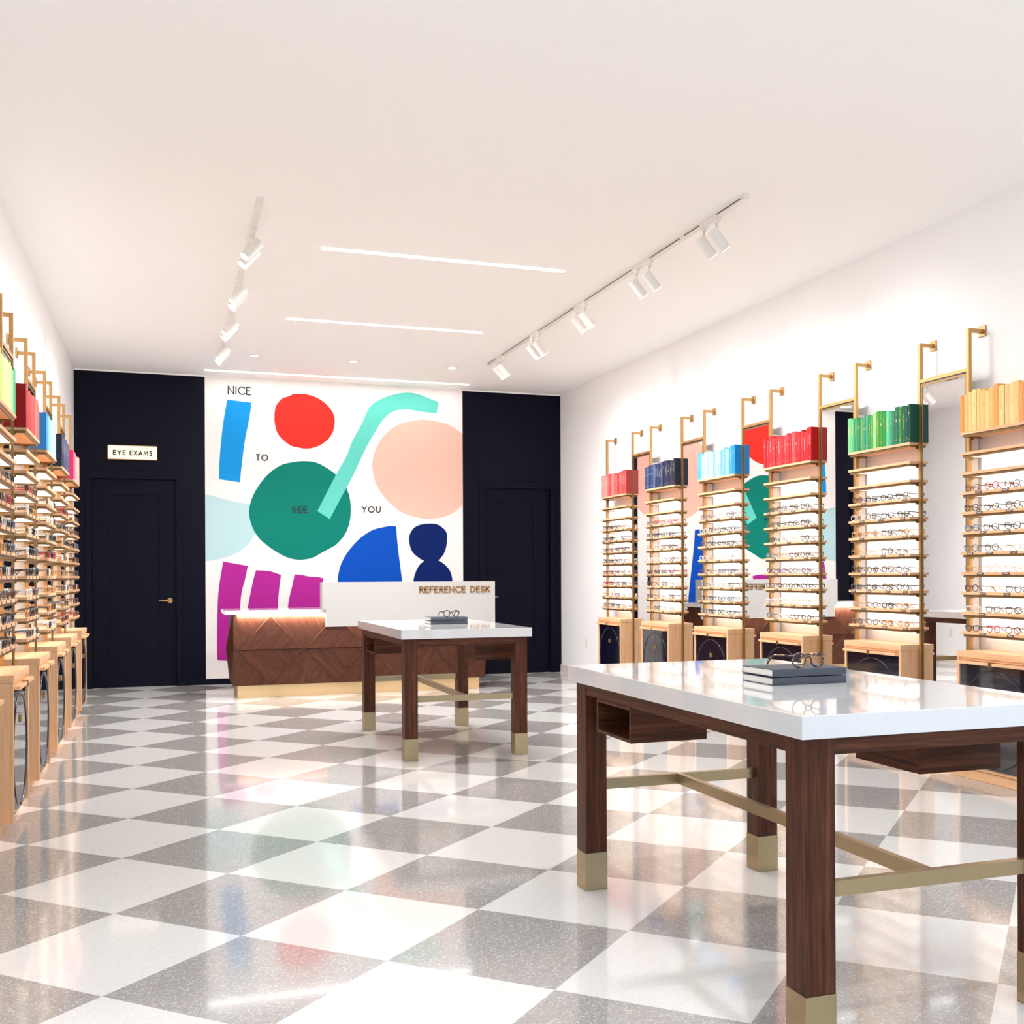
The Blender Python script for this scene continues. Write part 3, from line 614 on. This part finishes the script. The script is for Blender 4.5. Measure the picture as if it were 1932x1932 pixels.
def shelf_glasses(xw, yc, rz, sun, where, grp, parts, ylim=None, skip=0.0):
    sx = 1 if rz == 0 else -1
    for r_ in range(3, 11):
        pal = rnd.choice([['black', 'dark tortoise', 'black', 'clear', 'blue-grey'], ['clear', 'gold', 'grey', 'dark tortoise'], ['black', 'brown', 'dark tortoise', 'red'], ['gold', 'blue-grey', 'clear', 'black'], ['dark tortoise', 'honey', 'black', 'grey']])
        lensr = rnd.choice([darkl, darkl, ambl]); prev = None
        for i in range(4):
            yl = (.25 - i * .167) + rnd.uniform(-.008, .008); c = rnd.choice(pal); sh = rnd.choice(['round', 'square', 'cat-eye'])
            if ylim and not (ylim[0] < yc + yl < ylim[1]): continue
            ln = (lensr if rnd.random() < .85 else lensm) if sun else lensm
            o = glasses(sh, c, ln, 'sunglasses' if sun and ln is not lensm else 'eyeglasses', parts)
            o.location = (xw + sx * (.190 + rnd.uniform(-.004, 0)), yc + yl, ZS[r_] + .0003); o.rotation_euler = (0, 0, rz + rnd.uniform(-.05, .05))
            kind = {'dark_lens': 'sunglasses', 'amber_lens': 'amber sunglasses', 'clear_lens': 'eyeglasses'}[ln.name]
            tag(o, '%s %s %s, %s from back wall, %s row, %s' % (c, sh, kind, ORD[i], ORD[r_ - 3], where), 'glasses', grp)

CY = [10.81, 9.658, 8.507, 7.355, 6.204, 5.053]; RK = ['coral', 'navy', 'light blue', 'red', 'green', 'yellow']
LY = [10.626, 9.478, 8.33, 7.183, 6.035, 4.888]; LK = ['pink', 'midnight blue', 'sky blue', 'dark red', 'lime', None]
def add_plates(fo, tile, seed):
    r = random.Random(seed); shelves = sorted([c for c in fo.children if c.name.split('.')[0] == 'shelf'], key=lambda c: int(c['row']))
    for c in shelves:
        if c['row'] < 3: continue
        n = r.choice((2, 3, 3, 4)) if not tile else 4
        for k in range(n):
            p = (TILE if tile else PLATE).copy(); col.objects.link(p); p.parent = c
            p.location = (0, (.27 - k * .54 / max(1, n - 1) * (.8 if n < 4 else 1)) + r.uniform(-.02, .02), ZS[c['row']])
for i, c in enumerate([c for c in frame0.children if c.name.split('.')[0] == 'shelf']): c['row'] = i
# order of creation equals order of ZS
rows = sorted([c for c in frame0.children if c.name.split('.')[0] == 'shelf'], key=lambda c: -c.data.vertices[0].co.z)
for i, c in enumerate(rows): c['row'] = i
stands = []
for i, (y, k) in enumerate(zip(CY, RK)):
    stands.append((place('f', frame0, XR, y, PI, 'brass-railed display stand on the right wall holding the %s books' % k, 'display stand', 'brass display stands on the right wall'), False, i))
for i, (y, k) in enumerate(zip(LY, LK)):
    stands.append((place('f', frame0, XL, y, 0, ('brass-railed display stand on the left wall holding the %s books' % k) if k else 'brass-railed display stand at the left edge, nearest the camera', 'display stand', 'brass display stands on the left wall'), True, i))
for o, tile, i in stands:
    if tile and LK[i] is None: continue
    add_plates(o, tile, 100 + i + 50 * tile)
for o, _, _ in stands:
    for c in o.children:
        if 'row' in c: del c['row']
for i, (y, k) in enumerate(zip(CY, RK)):
    place('c', cab0, XR, y, PI, 'oak cabinet with navy doors on the right wall, below the %s books' % k, 'cabinet', 'oak cabinets on the right wall')
    fill_books(XR, y, PI, k, 'the %s row, right wall' % k, '%s books on the right wall' % k)
    shelf_glasses(XR, y, PI, False, 'under %s books' % k, 'eyeglasses on the right wall', True, ylim=(4.86, 20))
for i, (y, k) in enumerate(zip(LY, LK)):
    place('c', cab0, XL, y, 0, 'oak cabinet with navy doors on the left wall, %s' % (('below the %s books' % k) if k else 'nearest the camera'), 'cabinet', 'oak cabinets on the left wall')
    if k:
        fill_books(XL, y, 0, k, 'the %s row, left wall' % k, '%s books on the left wall' % k)
        shelf_glasses(XL, y, 0, True, 'under %s books' % k, 'sunglasses on the left wall', True, ylim=(5.72, 20))
for i in range(5):
    place('m', mir0, XR, (CY[i] + CY[i + 1]) / 2, PI, 'tall brass-framed mirror between the stands of %s and %s books' % (RK[i], RK[i + 1]), 'mirror', 'tall mirrors on the right wall')
for i in range(5):
    place('m', mir0, XL, (LY[i] + LY[i + 1]) / 2, 0, ('tall brass-framed mirror between the stands of %s and %s books' % (LK[i], LK[i + 1])) if LK[i + 1] else 'tall brass-framed mirror at the left edge, next to the lime books', 'mirror', 'tall mirrors on the left wall')
tag(B(XR - .232, XR - .0145, 4.60, 11.17, .001, .062, oak['y'], .001).build('display_plinth'), 'long low oak plinth under the right wall cabinets', 'plinth')
tag(B(XL + .0145, XL + .195, 4.45, 10.98, .001, .062, oak['y'], .001).build('display_plinth'), 'long low oak plinth under the left wall cabinets', 'plinth')

# ------------------------------------------------------------------ display tables
def make_table():
    """origin at the near left corner of the top, x to the right, y away"""
    t = empty('display_table'); Wd, Dp = .965, 1.69
    MB().box(0, Wd, 0, Dp, .856, .920, quartz, .0025).build('tabletop', t)
    i0, lw = .028, .095
    for x in (i0, Wd - i0 - lw):
        for y in (i0, Dp - i0 - lw):
            l = B(x, x + lw, y, y + lw, .154, .8555, wal['z'], .002).build('leg', t)
            c = B(x - .0015, x + lw + .0015, y - .0015, y + lw + .0015, 0, .154, steel, .002).build('foot_cap', l); c['label'] = 'satin bronze foot cap'
    a = MB(); z0, z1 = .806, .8555
    a.box(i0 + lw, Wd - i0 - lw, i0 + .003, i0 + .028, z0, z1, wal['x']); a.box(i0 + lw, Wd - i0 - lw, Dp - i0 - .028, Dp - i0 - .003, z0, z1, wal['x'])
    a.box(i0 + .003, i0 + .028, i0 + lw, Dp - i0 - lw, z0, z1, wal['y']); a.box(Wd - i0 - .028, Wd - i0 - .003, i0 + lw, Dp - i0 - lw, z0, z1, wal['y'])
    a.build('apron', t)
    s = MB(); zb0, zb1 = .405, .448; xc = Wd / 2
    for yc in (i0 + lw / 2, Dp - i0 - lw / 2): s.box(i0 + lw, Wd - i0 - lw, yc - .012, yc + .012, zb0, zb1, steel)
    s.box(xc - .012, xc + .012, i0 + lw / 2 + .012, Dp - i0 - lw / 2 - .012, zb0, zb1, steel)
    so = s.build('stretcher', t); so['label'] = 'bronze H-shaped stretcher'
    def cubby(x0, x1, y0, y1, openx):
        b = MB(); k = .012; z0, z1 = .673, .8055
        b.box(x0, x1, y0, y1, z0, z0 + k, wal['x']); b.box(x0, x1, y0, y1, z1 - k, z1, wal['x']); b.box(x0, x1, y0, y0 + k, z0 + k, z1 - k, wal['x']); b.box(x0, x1, y1 - k, y1, z0 + k, z1 - k, wal['x'])
        if openx < 0: b.box(x1 - k, x1, y0 + k, y1 - k, z0 + k, z1 - k, wal['y'])
        else: b.box(x0, x0 + k, y0 + k, y1 - k, z0 + k, z1 - k, wal['y'])
        b.build('cubby', t)
    cubby(i0, .345, 1.13, 1.445, -1); cubby(Wd - .345, Wd - i0, .285, .60, 1)
    return t
T2 = (1.613, 2.371); T1 = (1.565, 7.063)
tb = make_table(); tb.location = (T2[0], T2[1], 0); tag(tb, 'walnut display table with thick white top, nearest the camera on the right', 'table', 'walnut display tables')
tb2 = copy_tree(tb); tb2.location = (T1[0], T1[1], 0); tag(tb2, 'walnut display table with white top standing before the reference desk', 'table', 'walnut display tables')

def table_book(x0, x1, y0, y1, z, name_label, warp=0, grp=None):
    h = .0255; t = empty('hardcover_book', (x0, y0, z), 0, name_label, 'book', grp); w_, d_ = x1 - x0, y1 - y0; c = .0022
    b = MB()
    def board(zb, lift):
        N = 8; vs = []; fs = []
        for k in range(N + 1):
            v = k / N; dz = lift * math.sin(v * PI / 2) ** 2 * 0 + lift * (v ** 2)
            for xx in (0, w_): vs += [(xx, .004 + v * (d_ - .004), zb + dz), (xx, .004 + v * (d_ - .004), zb + c + dz)]
        for k in range(N):
            q = 4 * k; fs += [(q, q + 4, q + 6, q + 2), (q + 1, q + 3, q + 7, q + 5), (q, q + 1, q + 5, q + 4), (q + 2, q + 6, q + 7, q + 3)]
        fs += [(0, 2, 3, 1), (4 * N, 4 * N + 1, 4 * N + 3, 4 * N + 2)]; b.add(vs, fs, slate)
    board(0, 0); board(h - c, warp)
    n = 6; prof = [(.002 - .002 * math.sin(PI * k / n) ** .5, h * k / n) for k in range(n + 1)]
    b.prism([(y_, z_) for y_, z_ in prof] + [(.0078, h), (.0078, 0)], 0, w_, slate, 'x')
    b.build('cover', t)
    MB().box(.003, w_ - .003, .008, d_ - .004, c, h - c, paper).build('pages', t)
table_book(1.964, 2.257, 3.052, 3.252, .9202, 'slate hardcover book under another on the nearest table', 0, 'books on the near table')
table_book(1.964, 2.257, 3.052, 3.252, .9488, 'slate hardcover book with tortoiseshell glasses on top, nearest table', -.0015, 'books on the near table')
table_book(1.965, 2.260, 7.805, 8.005, .9202, 'slate hardcover book at the bottom of the pile on the far table', 0, 'books on the far table')
table_book(1.965, 2.260, 7.805, 8.005, .9488, 'slate hardcover book with black glasses on top, far table', 0, 'books on the far table')
g2 = make_glasses('round', 'brown', lensm, 'eyeglasses', .0030, tortm); g2.scale = (1.13,) * 3; g2.location = (2.113, 3.068, .9746); g2.rotation_euler = (0, 0, -PI / 2)
tag(g2, 'round tortoiseshell eyeglasses resting open on the books of the nearest table', 'glasses')
g1 = make_glasses('round', 'black', lensm, 'eyeglasses', .0032); g1.scale = (1.12,) * 3; g1.location = (2.137, 7.84, .9746); g1.rotation_euler = (0, 0, -PI / 2)
tag(g1, 'black eyeglasses resting open on the books of the far table', 'glasses')

# ------------------------------------------------------------------ reference desk
dk = empty('reception_desk', (.70, 11.38, 0), 0, 'faceted walnut reception desk with white top and REFERENCE DESK screen', 'desk')
Wk = {}
for i, a in enumerate((48, -48, 62, -62)):
    Wk[i] = wood('walnut_veneer_%d' % i, srgb(66, 35, 23), srgb(82, 46, 31), srgb(98, 58, 40), 'x', .36, (0, math.radians(a), 0), 13, 1.4, 1.8)
wdark = wal['z']
def desk_body():
    b = MB(); L = 2.80; zb, zm, zt = .132, .512, .885
    yb, ym, yt = .0, -.055, .01; D = .68; core = mat('walnut_core', srgb(58, 32, 22), .5)
    # end and back faces: ring bulging at mid height
    yc = D / 2
    ring_b = [(0, yb, zb), (L, yb, zb), (L + .0, yc, zb), (L, D, zb), (0, D, zb), (0, yc, zb)]
    ring_m = [(0, ym, zm), (L, ym, zm), (L + .055, yc, zm), (L, D + .05, zm), (0, D + .05, zm), (-.055, yc, zm)]
    ring_t = [(0, yt, zt), (L, yt, zt), (L, yc, zt), (L, D, zt), (0, D, zt), (0, yc, zt)]
    for r0, r1 in ((ring_b, ring_m), (ring_m, ring_t)):
        for k in range(1, 6):
            j = (k + 1) % 6; b.add([r0[k], r0[j], r1[j], r1[k]], [(0, 1, 2, 3)], Wk[0] if k % 2 else Wk[1])
    b.add(ring_b, [tuple(range(6))], core); b.add(ring_t, [tuple(range(6))], core)
    # backing plane just behind the front facets
    for r0, r1, in ((ring_b, ring_m), (ring_m, ring_t)): b.add([r0[0], r0[1], r1[1], r1[0]], [(0, 1, 2, 3)], core)
    def P(x, z):
        if z <= zm: f = (z - zb) / (zm - zb); return Vector((x, yb + (ym - yb) * f, z))
        f = (z - zm) / (zt - zm); return Vector((x, ym + (yt - ym) * f, z))
    def panel(tri, m, out):
        Q = [P(x, z) for x, z in tri]; n = (Q[1] - Q[0]).cross(Q[2] - Q[0]).normalized()
        if n.y > 0: n = -n
        c = sum(Q, Vector()) / len(Q)
        # slightly inset bevelled panel
        S = [q + (c - q).normalized() * .004 for q in Q]; T = [q + (c - q).normalized() * (.004 + abs(out) * .8) + n * out for q in Q]
        k = len(Q); b.add(S + T, [tuple(range(k, 2 * k))] + [(i, (i + 1) % k, k + (i + 1) % k, k + i) for i in range(k)], m)
    p = .70; h = p / 2
    for k in range(-1, 5):
        x0 = .04 + k * p
        def clipx(tri):
            # clip polygon to 0..L
            def cl(P_, lim, keep):
                out = []
                for i in range(len(P_)):
                    a, c = P_[i], P_[(i + 1) % len(P_)]; ia, ic = keep(a[0]), keep(c[0])
                    if ia: out.append(a)
                    if ia != ic: t = (lim - a[0]) / (c[0] - a[0]); out.append((lim, a[1] + t * (c[1] - a[1])))
                return out
            q = cl(tri, 0, lambda v: v >= 0); return cl(q, L, lambda v: v <= L) if q else q
        for tri, m, out in (
            ([(x0, zm), (x0 + p, zm), (x0 + h, zt)], 0, .020),
            ([(x0 + h, zt), (x0 + p + h, zt), (x0 + p, zm)], 3, .002),
            ([(x0, zm), (x0 + h, zb), (x0 + p, zm)], 1, .003),
            ([(x0 + h, zb), (x0 + p, zm), (x0 + p + h, zb)], 2, .007)):
            q = clipx(tri)
            if len(q) >= 3 and abs(sum(q[i][0] * q[(i + 1) % len(q)][1] - q[(i + 1) % len(q)][0] * q[i][1] for i in range(len(q)))) > 1e-3: panel(q, Wk[m], out)
    return b
bo = desk_body().build('desk_body', dk); bo['label'] = 'walnut front of large triangular facets'
MB().box(.045, 2.735, .02, .62, 0, .131, mat('brass_kick', srgb(222, 188, 140), .4, metal=.6), .002).build('desk_plinth', dk)
MB().box(-.085, 2.915, -.03, .70, .892, .937, quartz, .004).build('countertop', dk)
sc = MB(); sc.box(.935, 2.905, -.06, -.031, .937, 1.232, mat('screen_white', srgb(190, 187, 184), .35, noise=.01)); sc.box(.975, 2.905, -.06, -.031, .747, .937, MATS['screen_white']); sc.box(.935, 2.905, -.031, .10, .938, 1.232, MATS['screen_white'])
so = sc.build('privacy_screen', dk); so['label'] = 'white box screen rising above the desk top'
lt = MB(); lettering(lt, 'REFERENCE DESK', 2.023, 2.838, 1.103, 1.180, -.0601, .0076, goldl, .34, .006); lo = lt.build('lettering', so); lo['label'] = 'gold capital lettering REFERENCE DESK'
led = B(0.03, 2.77, -.012, -.002, .886, .8915, mat('led_strip', srgb(255, 240, 225), .5, emis=(1, .95, .90, 1), es=4), 0).build('light_strip', dk)
area_light('desk_light', (1.4, -.02, .884), (0, .25, -1), 2.7, .02, 34, (1, .93, .89), dk)

# ------------------------------------------------------------------ outlets
def outlet(x, y, z, s, label):
    t = empty('wall_outlet', (x, y, z), 0, label, 'outlet')
    B(0 if s > 0 else -.006, .006 if s > 0 else 0, -.035, .035, -.058, .058, white, .002).build('cover_plate', t)
    for dz in (-.02, .02):
        b = MB(); X = .0062 * s
        b.box(min(X, X + s * .0015), max(X, X + s * .0015), -.014, .014, dz - .013, dz + .013, paper)
        for dy in (-.006, .006): b.box(min(X, X + s * .002), max(X, X + s * .002), dy - .001, dy + .001, dz - .003, dz + .006, blackm)
        b.build('socket', t)
outlet(XR, 12.08, .435, -1, 'white wall outlet low on the right wall near the back corner')
outlet(XL, 12.23, .435, 1, 'white wall outlet low on the left wall, seen in a mirror')
for nm in ('name_plate',):
    pass
